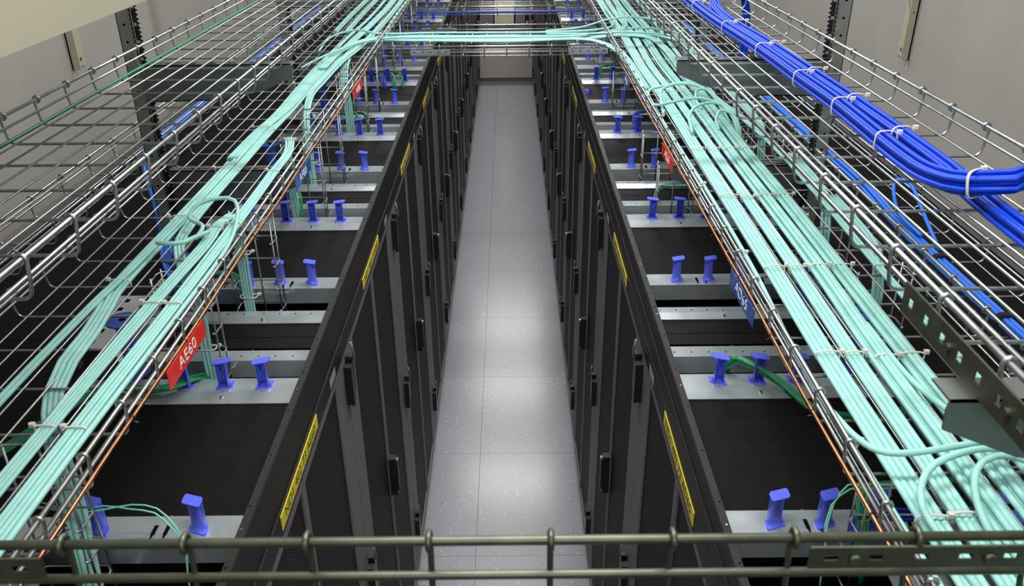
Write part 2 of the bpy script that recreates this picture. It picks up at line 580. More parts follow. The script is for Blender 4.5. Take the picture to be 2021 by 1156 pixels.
    for zc in (1.885, 1.125, .35):
        m = MB()
        bx(m, -.022, 0, -.030, -.004, zc - .065, zc + .06)
        bx(m, -.020, 0, .004, .026, zc - .045, zc + .075)
        x0, x1 = X(-.012, -.002)
        m.tube([(sg * -.012, 0, zc - .085), (sg * -.012, 0, zc + .03)], .006, 8)
        hg = m.build('hinge', 'plastic', e)
        g = MB()
        g.tube([(sg * -.024, .014, zc + .06), (sg * -.024, .020, zc + .075), (sg * -.024, .012, zc + .088), (sg * -.020, .008, zc + .12)], .0035, 6)
        g.build('hinge_clip', 'base', hg)
    # cable spools clipped to bars D and A
    sA = spool_mesh(s, False).mesh('cable_spool', 'spool'); sD = spool_mesh(s, True).mesh('cable_spool', 'spool')
    rA = spool_ribs(False).mesh('cross_rib', 'disc')
    for t in SPX:
        o = link('cable_spool', sA, e, (sg * t, .802, ZT)); link('cross_rib', rA, o)
        o = link('cable_spool', sD, e, (sg * t, .300, ZT))
    rack_proto[s] = e
bpy.context.view_layer.update()
for e in rack_proto.values(): kids(e)
label_txt = {'L': ['ND1 402 75 AE59', 'ND1 402 73 AE60', 'ND1 402 73 AF60', 'ND1 402 73 AG60', 'ND1 402 73 AH60'],
             'R': ['ND1 402 72 AD64', 'ND1 402 72 AD65', 'ND1 402 72 AE65', 'ND1 402 72 AF65', 'ND1 402 72 AG65']}
racks = {}
for s, sg in (('L', -1), ('R', 1)):
    side = 'left' if s == 'L' else 'right'
    tape = MB().box(-.0008, .0008, -.176, .176, -.0175, .0175).mesh('rack_label', 'yellow')
    for n, k in enumerate(range(NR0, NR1 + 1)):
        o = rack_proto[s] if k == NR0 else copy_tree(rack_proto[s])
        o.location = (FX[s], B0 + P * k, 0)
        racks[s, k] = o
        tag(o, 'black mesh-door server rack in the %s row, %s from the camera' % (side, ORD[n]), 'server rack', 'server racks in the %s row' % side)
        t = link('rack_label', tape, o, (-sg * .0049, .52, 2.016)); t['label'] = 'yellow label tape with black lettering'
        if n < 6:
            me = text_mesh(label_txt[s][min(n, 4)], .034, 'ink')
            q = link('lettering', me, t)
            q.scale = (1.15, 1, 1)
            R3 = Matrix(((0, 0, 1), (1, 0, 0), (0, 1, 0))) if s == 'L' else Matrix(((0, 0, -1), (-1, 0, 0), (0, 1, 0)))
            q.rotation_euler = R3.to_euler()
            q.location = (-sg * .0010, 0, 0)

sp = [c for c in racks['L', -1].children if c.name.startswith('cable_spool') and abs(c.location.y - .300) < .01 and abs(abs(c.location.x) - SPX[1]) < .01]
for c in sp: bpy.data.objects.remove(c)
o = link('cable_spool', bpy.data.meshes.new_from_object(rack_proto['R'].children[[c.name.startswith('cable_spool') for c in rack_proto['R'].children].index(True)]))
o.location = (.385, 4.62, 2.066); o.rotation_euler = (PI / 2, .35, .9)
tag(o, 'loose violet blue spool lying tipped over on the right racks before the bridge', 'cable spool')

# ------------------------------------------------------------------ wire trays
HK = .0075
def cross_wire_mesh(x0, x1, zb, zt, kind='wire', r=.0028):
    """U shaped rod across the tray with the ends bent round the top rails"""
    pts = []
    h = zt - zb; br = .014
    def hook(x, d):   # from the outside of the rail over to the inside
        c = []
        for k in range(7):
            a = -PI * .35 + (PI * 1.45) * k / 6
            c.append((x - d * HK * math.cos(a) * -1 * 1.0, 0, HK * math.sin(a) + h))
        return c
    L = [(x0 + HK * math.cos(a), 0, h + HK * math.sin(a)) for a in [(-.5 + 1.5 * k / 6) * PI for k in range(7)]]
    Rr = [(x1 - HK * math.cos(a), 0, h + HK * math.sin(a)) for a in [(-.5 + 1.5 * k / 6) * PI for k in range(7)]]
    pts += L
    xa, xb = x0 - HK, x1 + HK
    pts += [(xa + .004, 0, br + .010)]
    for k in range(4):
        a = k / 3 * PI / 2
        pts.append((xa + .006 + br - br * math.cos(a), 0, br - br * math.sin(a)))
    for k in range(4):
        a = PI / 2 - k / 3 * PI / 2
        pts.append((xb - .006 - br + br * math.cos(a), 0, br - br * math.sin(a)))
    pts += [(xb - .004, 0, br + .010)]
    pts += Rr[::-1]
    return MB().tube(pts, r, 6).mesh('cross_wire', kind)

def tray(label, x0, x1, zb, zt, y0, y1, pitch, off, longs, axis='y', side_mid=True, kind='wire', mid=None):
    e = empty('wire_tray', ((x0 + x1) / 2, (y0 + y1) / 2, zb) if axis == 'y' else ((y0 + y1) / 2, (x0 + x1) / 2, zb))
    tag(e, label, 'cable tray', 'wire mesh cable trays')
    cx, cy = (x0 + x1) / 2, (y0 + y1) / 2
    me = cross_wire_mesh(x0 - cx, x1 - cx, zb, zt, kind)
    rz = 0 if axis == 'y' else PI / 2
    n = int((y1 - off) / pitch) + 1
    for i in range(-40, n + 40):
        y = off + i * pitch
        if y0 + .01 < y < y1 - .01:
            if axis == 'y':
                o = link('cross_wire', me, e, (0, y - cy, 0))
            else:
                o = link('cross_wire', me, e, (y - cy, 0, 0)); o.rotation_euler.z = -PI / 2
    L = y1 - y0
    def rod(x, z, r):
        if axis == 'y': pts = [(x - cx, -L / 2, z - zb), (x - cx, L / 2, z - zb)]
        else: pts = [(-L / 2, x - cx, z - zb), (L / 2, x - cx, z - zb)]
        return MB().tube(pts, r, 8)
    for sx, x in ((1, x0), (-1, x1)):
        m = rod(x + sx * .0, zt, .0042)
        m.build('top_rail', kind, e)
        if side_mid:
            rod(x - sx * .001, mid or (zt + zb) / 2 + .004, .0032 if mid is None else .0040).build('side_rail', kind, e)
    w = x1 - x0
    bl = [x0 + .025 + (w - .05) * k / (longs - 1) for k in range(longs)]
    mb = rod(0, 0, .0029)
    base = None
    for x in bl:
        if base is None:
            base = MB().tube([(0, -L / 2, 0), (0, L / 2, 0)] if axis == 'y' else [(-L / 2, 0, 0), (L / 2, 0, 0)], .0023, 6).mesh('base_wire', kind)
        link('base_wire', base, e, (x - cx, 0, .0058) if axis == 'y' else (0, x - cx, .0058))
    return e

tray('lower left wire tray above the left racks carrying the aqua cables', -1.078, -0.667, 2.318, 2.38, -.35, 13.4, .142, 1.186, 9)
tray('lower right wire tray above the right racks carrying the aqua cables', 0.530, 0.962, 2.318, 2.38, -.35, 13.4, .1432, 1.204, 9)
tray('empty upper left wire tray with a green ground cable on its wall side', -1.069, -0.660, 2.666, 2.726, -.2, 13.4, .1437, 1.459, 8)
tray('upper right wire tray carrying the royal blue cable bundles', 0.521, 0.934, 2.666, 2.726, -.2, 13.4, .1435, 1.319, 8)
tray('narrow wire tray beside the left wall behind the posts', -1.452, -1.292, 2.236, 2.30, .5, 13.4, .1975, 2.391, 4)
tray('narrow wire tray beside the right wall with sky blue cables', 1.010, 1.245, 2.243, 2.305, .5, 13.4, .1955, 2.197, 5)
b1 = tray('wire tray bridging the aisle with aqua cables, nearest of the far bridges', 4.345, 4.955, 2.300, 2.358, -0.62, 0.49, .1135, -.013, 8, axis='x')
b2 = tray('wire tray bridging the aisle behind the aqua one with a single blue cable', 5.62, 6.20, 2.300, 2.358, -0.62, 0.49, .1135, .04, 8, axis='x')
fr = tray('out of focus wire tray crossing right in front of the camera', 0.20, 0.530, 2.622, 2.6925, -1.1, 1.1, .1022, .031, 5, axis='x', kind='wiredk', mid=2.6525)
# slotted splice plates on the near tray, and on the upper right tray
def splice(name, label, L, loc, rz, mt='zincdk', hgt=.026, slots=None):
    e = empty(name, loc); e.rotation_euler.z = rz
    tag(e, label, 'splice plate', 'slotted splice plates')
    n = slots or max(2, int(L / .036)); g = L / n
    hs = hgt * .15
    m = MB()
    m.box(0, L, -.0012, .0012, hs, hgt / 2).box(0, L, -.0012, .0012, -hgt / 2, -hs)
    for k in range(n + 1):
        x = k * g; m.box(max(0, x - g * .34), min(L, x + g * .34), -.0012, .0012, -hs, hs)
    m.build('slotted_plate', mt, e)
    for k in range(1, n, 3):
        MB().disc((k * g, -.006, 0), .0050, .012, 10, 'y').build('bolt', mt, e)
    return e
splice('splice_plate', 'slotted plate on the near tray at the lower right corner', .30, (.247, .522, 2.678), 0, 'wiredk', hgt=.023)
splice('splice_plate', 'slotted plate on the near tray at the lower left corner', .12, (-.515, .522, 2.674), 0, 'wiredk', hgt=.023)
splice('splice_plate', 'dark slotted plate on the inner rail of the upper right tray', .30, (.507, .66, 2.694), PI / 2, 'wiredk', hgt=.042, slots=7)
for (x, lb) in ((-.50, 'left'), (.30, 'right')):
    splice('splice_plate', 'slotted plate at the %s end of the aqua bridge tray, camera side' % lb, .20, (x, 4.337, 2.33), 0, 'zinc')
    splice('splice_plate', 'slotted plate at the %s end of the aqua bridge tray, far side' % lb, .20, (x, 4.965, 2.33), 0, 'zinc')

# ------------------------------------------------------------------ posts and cantilever arms
def post(x, y, side, idx):
    d = 1 if side == 'left' else -1        # aisle direction
    e = empty('support_post', (x, y, 2.045))
    tag(e, 'galvanised %s support post with toothed edge, %s from the camera' % (side, ORD[idx]), 'post', 'support posts of the trays')
    m = MB(); H = ZC - 2.045
    a, b = sorted((0, d * .046))
    m.box(a, b, 0, .0025, 0, H)
    a, b = sorted((0, d * .0025)); m.box(a, b, 0, .04, 0, H)
    a, b = sorted((-d * .02, d * .07)); m.box(a, b, -.02, .06, 0, .006)
    m.build('post_profile', 'postm', e)
    # toothed strip on the aisle edge
    n = int(H / .0125)
    poly_v = []; g = MB()
    for k in range(n):
        z = k * H / n; z2 = (k + 1) * H / n; zm = (z + z2) / 2
        x0 = d * .046; x1 = d * .058; x2 = d * .066
        pts = [(x0, z), (x1, z), (x2, zm), (x1, z2), (x0, z2)]
        g.prism(pts, 'y', .004, .0065)
        pts = [(x0, z), (x0 - d * .006, zm), (x0, z2)]
        g.prism(pts, 'y', .0, -.004)
    g.build('toothed_strip', 'plastic', e)
    g = MB()
    for k in range(int(H / .05)):
        g.disc((d * .020, -.0008, .03 + k * .05), .0038, .0008, 10, 'y')
    g.build('post_hole', 'dark', e)['kind'] = 'stuff'
    g = MB()
    for k in range(int(H / .05)):
        g.disc((d * .052, .003, .03 + k * .05), .0048, .001, 10, 'y')
    g.build('strip_hole', 'zinc', e)['kind'] = 'stuff'
def arm(x0, x1, y, zt, label):
    """C shaped cantilever from the post (x0) to the tip (x1), tapered"""
    e = empty('cantilever_arm', (x0, y, zt))
    tag(e, label, 'tray bracket', 'cantilever arms under the trays')
    L = x1 - x0
    sg = 1 if L > 0 else -1
    out = [(0, 0), (L, 0), (L + sg * .002, -.012), (L, -.040), (L * .80, -.080), (L * .45, -.108), (0, -.112)]
    m = MB()
    m.prism(out, 'y', -.0015, .0015)
    a, b = sorted((0, L)); m.box(a, b, -.0015, .045, -.003, 0)
    m.prism([(0, -.112), (L * .45, -.108), (L * .45, -.105), (0, -.109)], 'y', -.0015, .03)
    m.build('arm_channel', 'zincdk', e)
    g = MB()
    for k in range(6):
        xa, xb = sorted((L * (.16 + .14 * k), L * (.16 + .14 * k) + sg * .025))
        g.box(xa, xb, .012, .020, 0, .0006)
    g.build('arm_slot', 'dark', e)['kind'] = 'stuff'
PY = [0.775, 2.55, 4.36, 6.17, 7.98, 9.79, 11.6]
for i, y in enumerate(PY):
    post(-1.152, y + .01, 'left', i)
    post(1.004, y + .01, 'right', i)
    arm(-1.107, -.655, y, 2.6595, 'tapered grey arm under the upper left tray, %s from the camera' % ORD[i])
    arm(-1.107, -.660, y + .05, 2.3115, 'tapered grey arm under the lower left tray, %s from the camera' % ORD[i])
    arm(.959, .488 if i == 0 else .503, y, 2.6595, 'tapered grey arm under the upper right tray, %s from the camera' % ORD[i])
    arm(.959, .520, y + .05, 2.3115, 'tapered grey arm under the lower right tray, %s from the camera' % ORD[i])

# beige wall brackets
def wbr(x, y, z0, z1, side, brace):
    d = 1 if side == 'left' else -1
    e = empty('wall_bracket', (x, y, z0))
    tag(e, 'beige angle bracket fixed to the %s wall' % side, 'bracket', None)
    m = MB()
    a, b = sorted((0, d * .006)); m.box(a, b, -.055, .055, 0, z1 - z0)
    a, b = sorted((0, d * .035)); m.box(a, b, -.055, -.048, 0, z1 - z0)
    m.build('angle_profile', 'cream', e)
    if brace:
        g = MB(); g.tube([(d * .02, -.05, .19), (d * .02, .12, .42)], .014, 4); g.build('diagonal_brace', 'cream', e)
    g = MB(); a, b = sorted((d * .006, d * .009)); g.disc((a, .02, .03), .008, b - a, 10, 'x'); g.build('bolt', 'zincdk', e)
wbr(XL, 3.56, 2.44, 3.1, 'left', False)
wbr(XR, 3.70, 2.42, 3.1, 'right', True)

# ------------------------------------------------------------------ cables
def cable(name, pts, r, mt, label, group, cat='cable', n=8, step=.04):
    o = MB().tube(crom(pts, step), r, n).build(name, mt)
    tag(o, label, cat, group)
    return o
def offs(wide, layers, d):
    out = []
    for l in range(layers):
        m = wide - (l % 2)
        for k in range(m):
            out.append(((k - (m - 1) / 2) * d, l * d * .88))
    return out
def bundle(path, wide, layers, label, group, mt='aqua', r=.0050, vert_from=None, jit=.0008, name='network_cable', share=False):
    """cables side by side following path; offsets spread across the horizontal normal and upward"""
    for qi, (dx, dz) in enumerate(offs(wide, layers, r * 2.02)):
        P2 = []
        n1 = wide; lay = 'lower' if qi < n1 else 'upper'; idx = qi if qi < n1 else qi - n1
        m_ = wide if qi < n1 else wide - 1
        if path[0][0] < 0: idx = m_ - 1 - idx
        pos = ORD[idx] + ' from the aisle'
        lb = label if (wide == 1 or share) else (label.rstrip() + ', ' + pos + (', %s layer' % lay if layers > 1 else ''))
        C = [Vector(p) for p in path]
        ph = random.random() * 6
        for i, p in enumerate(C):
            t = (C[min(i + 1, len(C) - 1)] - C[max(i - 1, 0)]).normalized()
            nrm = Vector((t.y, -t.x, 0))
            if nrm.length < .25: nrm = Vector((1, 0, 0)) if path[0][1] > path[-1][1] or True else nrm
            nrm.normalize()
            if nrm.x < 0: nrm = -nrm
            if abs(t.x) > .8: nrm = Vector((0, 1, 0))
            upv = t.cross(nrm); upv = upv if upv.z > 0 else -upv
            if abs(t.z) > .8: upv = Vector((0, -1, 0))
            q = p + nrm * (dx + jit * math.sin(ph + i * 1.7)) + upv * (dz + jit * .5 * math.cos(ph + i * 2.1))
            P2.append(q)
        cable(name, P2, r, mt, lb, group)
def tie(c, axis, w, h, head, label, mt='tie', thick=.0016, tw=.0042, group='white cable ties'):
    """band round a bundle: c centre, axis unit vector of the bundle, w/h half sizes, head side (+1/-1)"""
    e = empty('cable_tie', c)
    tag(e, label, 'cable tie', group)
    ax = Vector(axis).normalized()
    side = Vector((0, 0, 1)).cross(ax)
    if side.length < .3: side = Vector((1, 0, 0))
    side.normalize(); upv = ax.cross(side)
    if upv.z < 0: upv = -upv
    if abs(ax.z) > .8: upv = Vector((0, 1, 0))
    if side.x < -.5: side = -side
    m = MB(); n = 20; i0 = 0
    for rr in (0, thick):
        for aa in (-tw / 2, tw / 2):
            for k in range(n):
                a = 2 * PI * k / n
                ca, sa = math.cos(a), math.sin(a)
                ca = math.copysign(abs(ca) ** .6, ca); sa = math.copysign(abs(sa) ** .6, sa)
                m.v.append(tuple(side * (w + rr) * ca + upv * (h + rr) * sa + ax * aa))
    for k in range(n):
        q = (k + 1) % n
        for (a, b) in ((2, 3), (0, 1), (0, 2), (1, 3)):
            m.f.append((a * n + k, a * n + q, b * n + q, b * n + k)); m.sm.append(True)
    m.build('tie_band', mt, e)
    if head:
        p = side * head * (w + .003) + upv * (h * .75 + .003)
        g = MB(); s_ = .0042
        g.box(p.x - s_, p.x + s_, p.y - s_, p.y + s_, p.z - s_ * .7, p.z + s_ * .9)
        q = p + side * head * .006 + upv * .004
        g.tube([tuple(p), tuple(q)], .0016, 5)
        g.build('tie_head', mt, e)
    return e

ZB = 2.3325     # centre height of a cable lying in the lower trays
# right tray: bundles named by where they lie
RB = [('edge', .580, 1, 1, 'aqua cable running alone against the inner rail of the lower right tray'),
      ('one', .620, 4, 1, 'aqua cable in the right tray bundle nearest the aisle'),
      ('two', .670, 3, 1, 'aqua cable in the second right tray bundle'),
      ('three', .725, 4, 1, 'aqua cable in the third right tray bundle'),
      ('four', .778, 4, 1, 'aqua cable in the right tray bundle farthest from the aisle')]
for nm, xc, wd, ly, lb in RB:
    wob = [(0.2, -.014), (.95, -.010), (1.38, -.006), (1.79, .0), (2.24, .002), (2.69, .004), (3.3, .006), (4.0, -.004), (4.75, .010), (5.6, .0), (6.8, .01), (8.2, 0), (10, .008), (12.6, 0)]
    if nm == 'edge':
        path = [(.585, .35, ZB), (.566, .9, ZB), (.558, 1.4, ZB), (.572, 1.8, ZB), (.574, 2.3, ZB), (.566, 3.1, ZB), (.575, 3.9, ZB), (.545, 4.35, ZB + .01), (.36, 4.62, ZB), (0.0, 4.60, ZB)]
    else:
        path = [(xc + d + random.uniform(-.003, .003), y, ZB) for y, d in wob]
    bundle(path, wd, ly, lb, 'aqua cables %s of the lower right tray' % ('alone' if nm == 'edge' else 'bundle ' + nm), r=.0054)
    if nm in ('three', 'four'):
        up = 2
        bundle([(x, y, z + .0088) for x, y, z in path], up, 1, 'aqua cable riding on top of right tray bundle %s' % nm, 'top cables of right bundle ' + nm, r=.0054)
bundle([(.862, .45, ZB), (.866, 1.35, ZB), (.872, 1.8, ZB), (.885, 2.25, ZB), (.888, 2.7, ZB), (.865, 3.1, ZB), (.83, 3.5, ZB), (.835, 4.2, ZB), (.86, 5.2, ZB), (.87, 7, ZB), (.87, 12, ZB)], 2, 1,
       'aqua cable of the thin pair, wall side of the right tray', 'thin aqua pair of the lower right tray')
for ti, (y, lst) in enumerate(((1.385, ((.614, 4), (.664, 3), (.722, 4), (.775, 4), (.867, 2))), (1.79, ((.620, 4), (.670, 3), (.725, 4), (.778, 4), (.872, 2))),
                 (2.24, ((.622, 4), (.672, 3), (.727, 4), (.780, 4), (.885, 2))), (2.69, ((.624, 4), (.674, 3), (.729, 4), (.782, 4))),
                 (3.45, ((.626, 4), (.674, 3), (.729, 4), (.782, 4))), (4.05, ((.616, 4), (.666, 3), (.721, 4), (.774, 4))),
                 (.93, ((.610, 4), (.660, 3))))):
    for q, (x, wd) in enumerate(lst):
        tie((x, y + random.uniform(-.012, .012), ZB + (.0035 if wd > 2 else 0)), (0, 1, 0), wd * .0054 + .0012, .0100 if wd > 2 else .006, 1,
            'white tie round the %s aqua bundle of the right tray, %s row of ties' % (ORD[q], ORD[(1, 2, 3, 4, 5, 6, 0)[ti]]))
for ti, y in enumerate((1.12, 1.87, 2.36, 3.1)):
    tie((.566, y, ZB), (0, 1, 0), .0062, .0062, 1, 'white tie on the single aqua cable by the right inner rail, %s one' % ORD[ti])
# loops that leave the bundles over the top towards the wall side
LOOPS = [
 [(.556, 1.20, 2.34), (.553, 1.10, 2.365), (.563, 1.035, 2.385), (.609, 1.023, 2.39), (.693, 1.038, 2.392), (.743, 1.044, 2.392), (.80, 1.015, 2.39), (.87, .93, 2.37)],
 [(.618, .74, 2.34), (.604, .86, 2.345), (.592, .937, 2.362), (.615, .985, 2.382), (.652, 1.004, 2.395), (.72, 1.019, 2.4), (.785, 1.0, 2.398), (.86, .91, 2.38)],
 [(.685, .74, 2.34), (.674, .87, 2.345), (.676, .946, 2.362), (.694, .992, 2.382), (.727, 1.010, 2.392), (.770, .992, 2.396), (.84, .90, 2.38)],
 [(.557, 3.30, 2.34), (.56, 3.36, 2.37), (.641, 3.384, 2.385), (.726, 3.398, 2.39), (.794, 3.336, 2.38), (.80, 3.20, 2.36), (.83, 3.06, 2.28)],
 [(.575, 3.10, 2.345), (.582, 3.21, 2.37), (.606, 3.319, 2.385), (.682, 3.383, 2.39), (.764, 3.338, 2.385), (.80, 3.2, 2.36), (.835, 3.04, 2.28)],
 [(.73, 3.15, 2.345), (.724, 3.24, 2.36), (.74, 3.31, 2.38), (.775, 3.30, 2.385), (.80, 3.18, 2.36), (.84, 3.03, 2.28)],
 [(.556, 3.26, 2.34), (.563, 3.15, 2.365), (.616, 3.125, 2.385), (.715, 3.143, 2.392), (.785, 3.054, 2.385), (.80, 2.90, 2.35), (.80, 2.84, 2.25)],
 [(.636, 2.85, 2.345), (.641, 2.95, 2.37), (.675, 3.036, 2.385), (.74, 3.084, 2.39), (.79, 3.045, 2.385), (.803, 2.917, 2.36), (.81, 2.84, 2.25)],
 [(.735, 2.88, 2.345), (.740, 2.96, 2.36), (.765, 3.01, 2.38), (.795, 2.98, 2.38), (.808, 2.89, 2.35), (.815, 2.84, 2.25)],
]
for i, L in enumerate(LOOPS):
    w_ = 'near' if i < 3 else 'far'
    cable('network_cable', L, .0056, 'aqua', ['aqua cable arching from the inner rail over the near bundles', 'aqua cable looping over the second bundle near the lower right corner',
          'innermost short aqua loop near the lower right corner'][i] if i < 3 else 'aqua cable arching over the right tray bundles, mid distance', None if i < 3 else 'aqua arches over the right tray', step=.015)
# a cable crossing from bundle three to four
cable('network_cable', [(.728, 1.50, 2.345), (.727, 1.30, 2.349), (.742, 1.18, 2.358), (.766, 1.10, 2.362), (.785, 1.04, 2.36), (.79, .8, 2.354), (.78, .4, 2.352)], .0056, 'aqua',
      'darker aqua cable crossing diagonally from the third to the fourth bundle on the right', None, step=.02)

# left tray
bundle([(-.80, .15, ZB), (-.808, .8, ZB), (-.804, 1.2, ZB), (-.794, 1.64, ZB), (-.780, 1.95, ZB), (-.781, 2.08, ZB + .006), (-.768, 2.15, ZB + .004), (-.766, 2.185, 2.28), (-.772, 2.19, 2.2), (-.774, 2.19, 1.95)], 4, 1,
       'aqua cable of the middle left bundle', 'middle aqua bundle of the left tray', r=.0040)
bundle([(-.744, .15, ZB), (-.752, .8, ZB), (-.752, 1.2, ZB), (-.744, 1.64, ZB), (-.741, 2.1, ZB), (-.744, 2.52, ZB), (-.742, 2.70, ZB), (-.765, 2.84, ZB + .004), (-.80, 2.915, 2.31), (-.805, 2.925, 2.2), (-.80, 2.93, 1.95)], 4, 1,
       'aqua cable of the innermost left bundle', 'innermost aqua bundle of the left tray', r=.0040)
MAIN = [(-.906, 1.747, ZB), (-.903, 2.1, ZB), (-.901, 2.5, ZB), (-.901, 2.94, ZB), (-.892, 3.25, ZB), (-.898, 3.65, ZB), (-.898, 4.1, ZB)]
dropA = [(-.888, 1.62, ZB + .003), (-.872, 1.50, ZB + .004), (-.867, 1.40, 2.335), (-.868, 1.33, 2.31), (-.855, 1.27, 2.25), (-.812, 1.20, 2.15), (-.790, 1.15, 2.03), (-.785, 1.14, 1.93)]
bundle(dropA[::-1] + MAIN + [(-.86, 4.45, ZB), (-.70, 4.64, ZB), (-.4, 4.64, ZB), (0.0, 4.635, ZB), (.40, 4.64, ZB), (.62, 4.72, ZB + .01), (.80, 4.62, ZB + .02), (.90, 4.5, ZB + .01)], 4, 1,
       'aqua cable of the outer left bundle diving near the corner', 'outer aqua bundle of the left tray')
bundle([(-.862, .15, ZB), (-.905, .8, ZB), (-.93, 1.2, ZB), (-.915, 1.6, ZB + .01), (-.904, 1.80, ZB + .01), (-.893, 2.12, ZB + .0080), (-.888, 2.5, ZB + .0080), (-.885, 2.94, ZB + .0080), (-.876, 3.25, ZB + .0080), (-.888, 3.65, ZB + .0080), (-.89, 4.1, ZB + .0080), (-.875, 4.7, ZB + .012), (-.86, 5.5, ZB), (-.86, 7, ZB), (-.86, 12.5, ZB)], 2, 1,
       'aqua cable of the thin pair, wall side of the left tray', 'thin aqua pair of the left tray')
bundle([(-.778, 1.84, 1.93), (-.776, 1.83, 2.08), (-.776, 1.835, 2.2), (-.80, 1.86, 2.28), (-.856, 1.98, 2.318), (-.864, 2.10, ZB), (-.868, 2.3, ZB), (-.866, 2.55, ZB), (-.866, 2.94, ZB), (-.858, 3.25, ZB), (-.858, 3.65, ZB), (-.85, 4.1, ZB), (-.80, 4.5, ZB), (-.60, 4.70, ZB), (-.3, 4.685, ZB), (.30, 4.685, ZB), (.55, 4.80, ZB + .012), (.66, 4.95, ZB + .014), (.7, 5.6, ZB + .014)], 3, 1,
       'aqua cable rising behind the nearest red sign', 'riser aqua bundle of the left tray')
bundle([(-.90, 2.62, ZB + .011), (-.895, 2.94, ZB + .010), (-.872, 3.25, ZB + .0080), (-.868, 3.65, ZB + .0080), (-.86, 4.1, ZB + .0080), (-.83, 4.6, ZB + .012), (-.81, 5.4, ZB + .0), (-.80, 6.5, ZB), (-.80, 12.5, ZB)], 4, 1,
       'aqua cable on top of the outer left bundle', 'second layer of the outer left bundle')
bundle([(-.804, 3.25, 1.95), (-.804, 3.25, 2.16), (-.808, 3.27, 2.27), (-.818, 3.42, ZB + .004), (-.812, 3.65, ZB + .014), (-.80, 4.05, ZB + .014), (-.76, 4.5, ZB + .014), (-.745, 5.4, ZB), (-.74, 7, ZB), (-.74, 12.5, ZB)], 3, 2,
       'aqua cable rising behind the farther red sign', 'far riser of the left tray')
bundle([(-.774, 4.0, 1.95), (-.776, 4.0, 2.15), (-.79, 4.03, 2.27), (-.796, 4.16, ZB + .004), (-.79, 4.35, ZB + .012), (-.74, 4.56, ZB + .014), (-.5, 4.60, ZB + .01), (0, 4.585, ZB + .004), (.36, 4.6, ZB + .01), (.50, 4.42, ZB + .014), (.556, 4.1, ZB + .012), (.566, 3.5, ZB + .01)], 4, 1,
       'aqua cable rising at the bridge', 'bridge aqua bundle')
for xx, wd in ((-.92, 3), (-.985, 3), (-.68 - .02, 2)):
    bundle([(xx, 4.9, ZB), (xx - .004, 5.6, ZB), (xx + .004, 7, ZB), (xx, 12.5, ZB)], wd, 2, 'aqua cable of the far left tray bundles beyond the bridge', 'far aqua bundles beyond the bridge', share=True)
for (c, w_, h_, hd, lb) in (
   ((-.808, 1.185, ZB), .0172, .0058, -1, 'white tie on the middle left bundle, nearest'), ((-.752, 1.18, ZB), .0172, .0058, -1, 'white tie on the innermost left bundle, nearest'),
   ((-.795, 1.64, ZB), .0172, .0058, -1, 'white tie on the middle left bundle, second'), ((-.744, 1.635, ZB), .0172, .0058, -1, 'white tie on the innermost left bundle, second'),
   ((-.781, 2.06, ZB + .004), .0172, .0058, -1, 'white tie at the bend of the middle left bundle'), ((-.741, 2.09, ZB), .0172, .0058, -1, 'white tie on the innermost left bundle, third'),
   ((-.744, 2.52, ZB), .0172, .0058, -1, 'white tie on the innermost left bundle, fourth'), ((-.764, 2.83, ZB + .004), .0172, .0058, 1, 'white tie before the innermost left bundle dives'),
   ((-.904, 1.74, ZB + .002), .023, .0105, -1, 'white tie on the outer left bundle above the grey plate'), ((-.888, 2.12, ZB + .004), .036, .0125, -1, 'white tie on the outer left bundle behind the loop'),
   ((-.888, 2.52, ZB + .004), .036, .0125, -1, 'white tie on the outer left bundle, third'), ((-.888, 2.97, ZB + .005), .036, .0125, -1, 'white tie on the outer left bundle, fourth'),
   ((-.872, 3.62, ZB + .006), .05, .014, -1, 'white tie on the outer left bundle, fifth'), ((-.87, 4.05, ZB + .006), .05, .014, -1, 'white tie on the outer left bundle, sixth')):
    tie(c, (0, 1, 0), w_, h_, hd, lb)
for ti, x in enumerate((-.42, -.20, .115, .36)):
    tie((x, 4.665, ZB + .003), (1, 0, 0), .105, .012, 1, 'white tie round the bridge bundle, %s from the left' % ORD[ti])
cable('network_cable', [(-.795, 1.95, 2.355), (-.80, 2.02, 2.36), (-.849, 2.063, 2.365), (-.835, 2.11, 2.385), (-.788, 2.135, 2.392), (-.747, 2.135, 2.385), (-.728, 2.08, 2.355), (-.718, 1.93, ZB), (-.720, 1.6, ZB), (-.728, 1.15, ZB), (-.728, .8, ZB), (-.720, .2, ZB)], .0054, 'aqua',
      'single aqua cable making a wide loop over the left tray', None, step=.015)
cable('network_cable', [(-.863, 1.93, 2.352), (-.865, 1.885, 2.372), (-.834, 1.862, 2.38), (-.800, 1.872, 2.378), (-.788, 1.94, 2.365), (-.779, 2.0, 2.352)], .0056, 'aqua', 'short aqua stub hooked back below the wide loop', None, step=.015)
for (y, x, zz, lb) in ((1.835, -.776, 2.22, 'behind the nearest red sign, upper'), (2.195, -.773, 2.2, 'of the middle left bundle, upper'), (2.195, -.774, 2.06, 'of the middle left bundle, lower'), (2.93, -.803, 2.15, 'behind the blue left sign'), (3.25, -.804, 2.12, 'behind the farther red sign'), (1.835, -.777, 2.1, 'behind the nearest red sign, lower')):
    tie((x, y + .004, zz), (0, 0, 1), .024, .013, 1, 'white tie round the hanging aqua cables ' + lb)
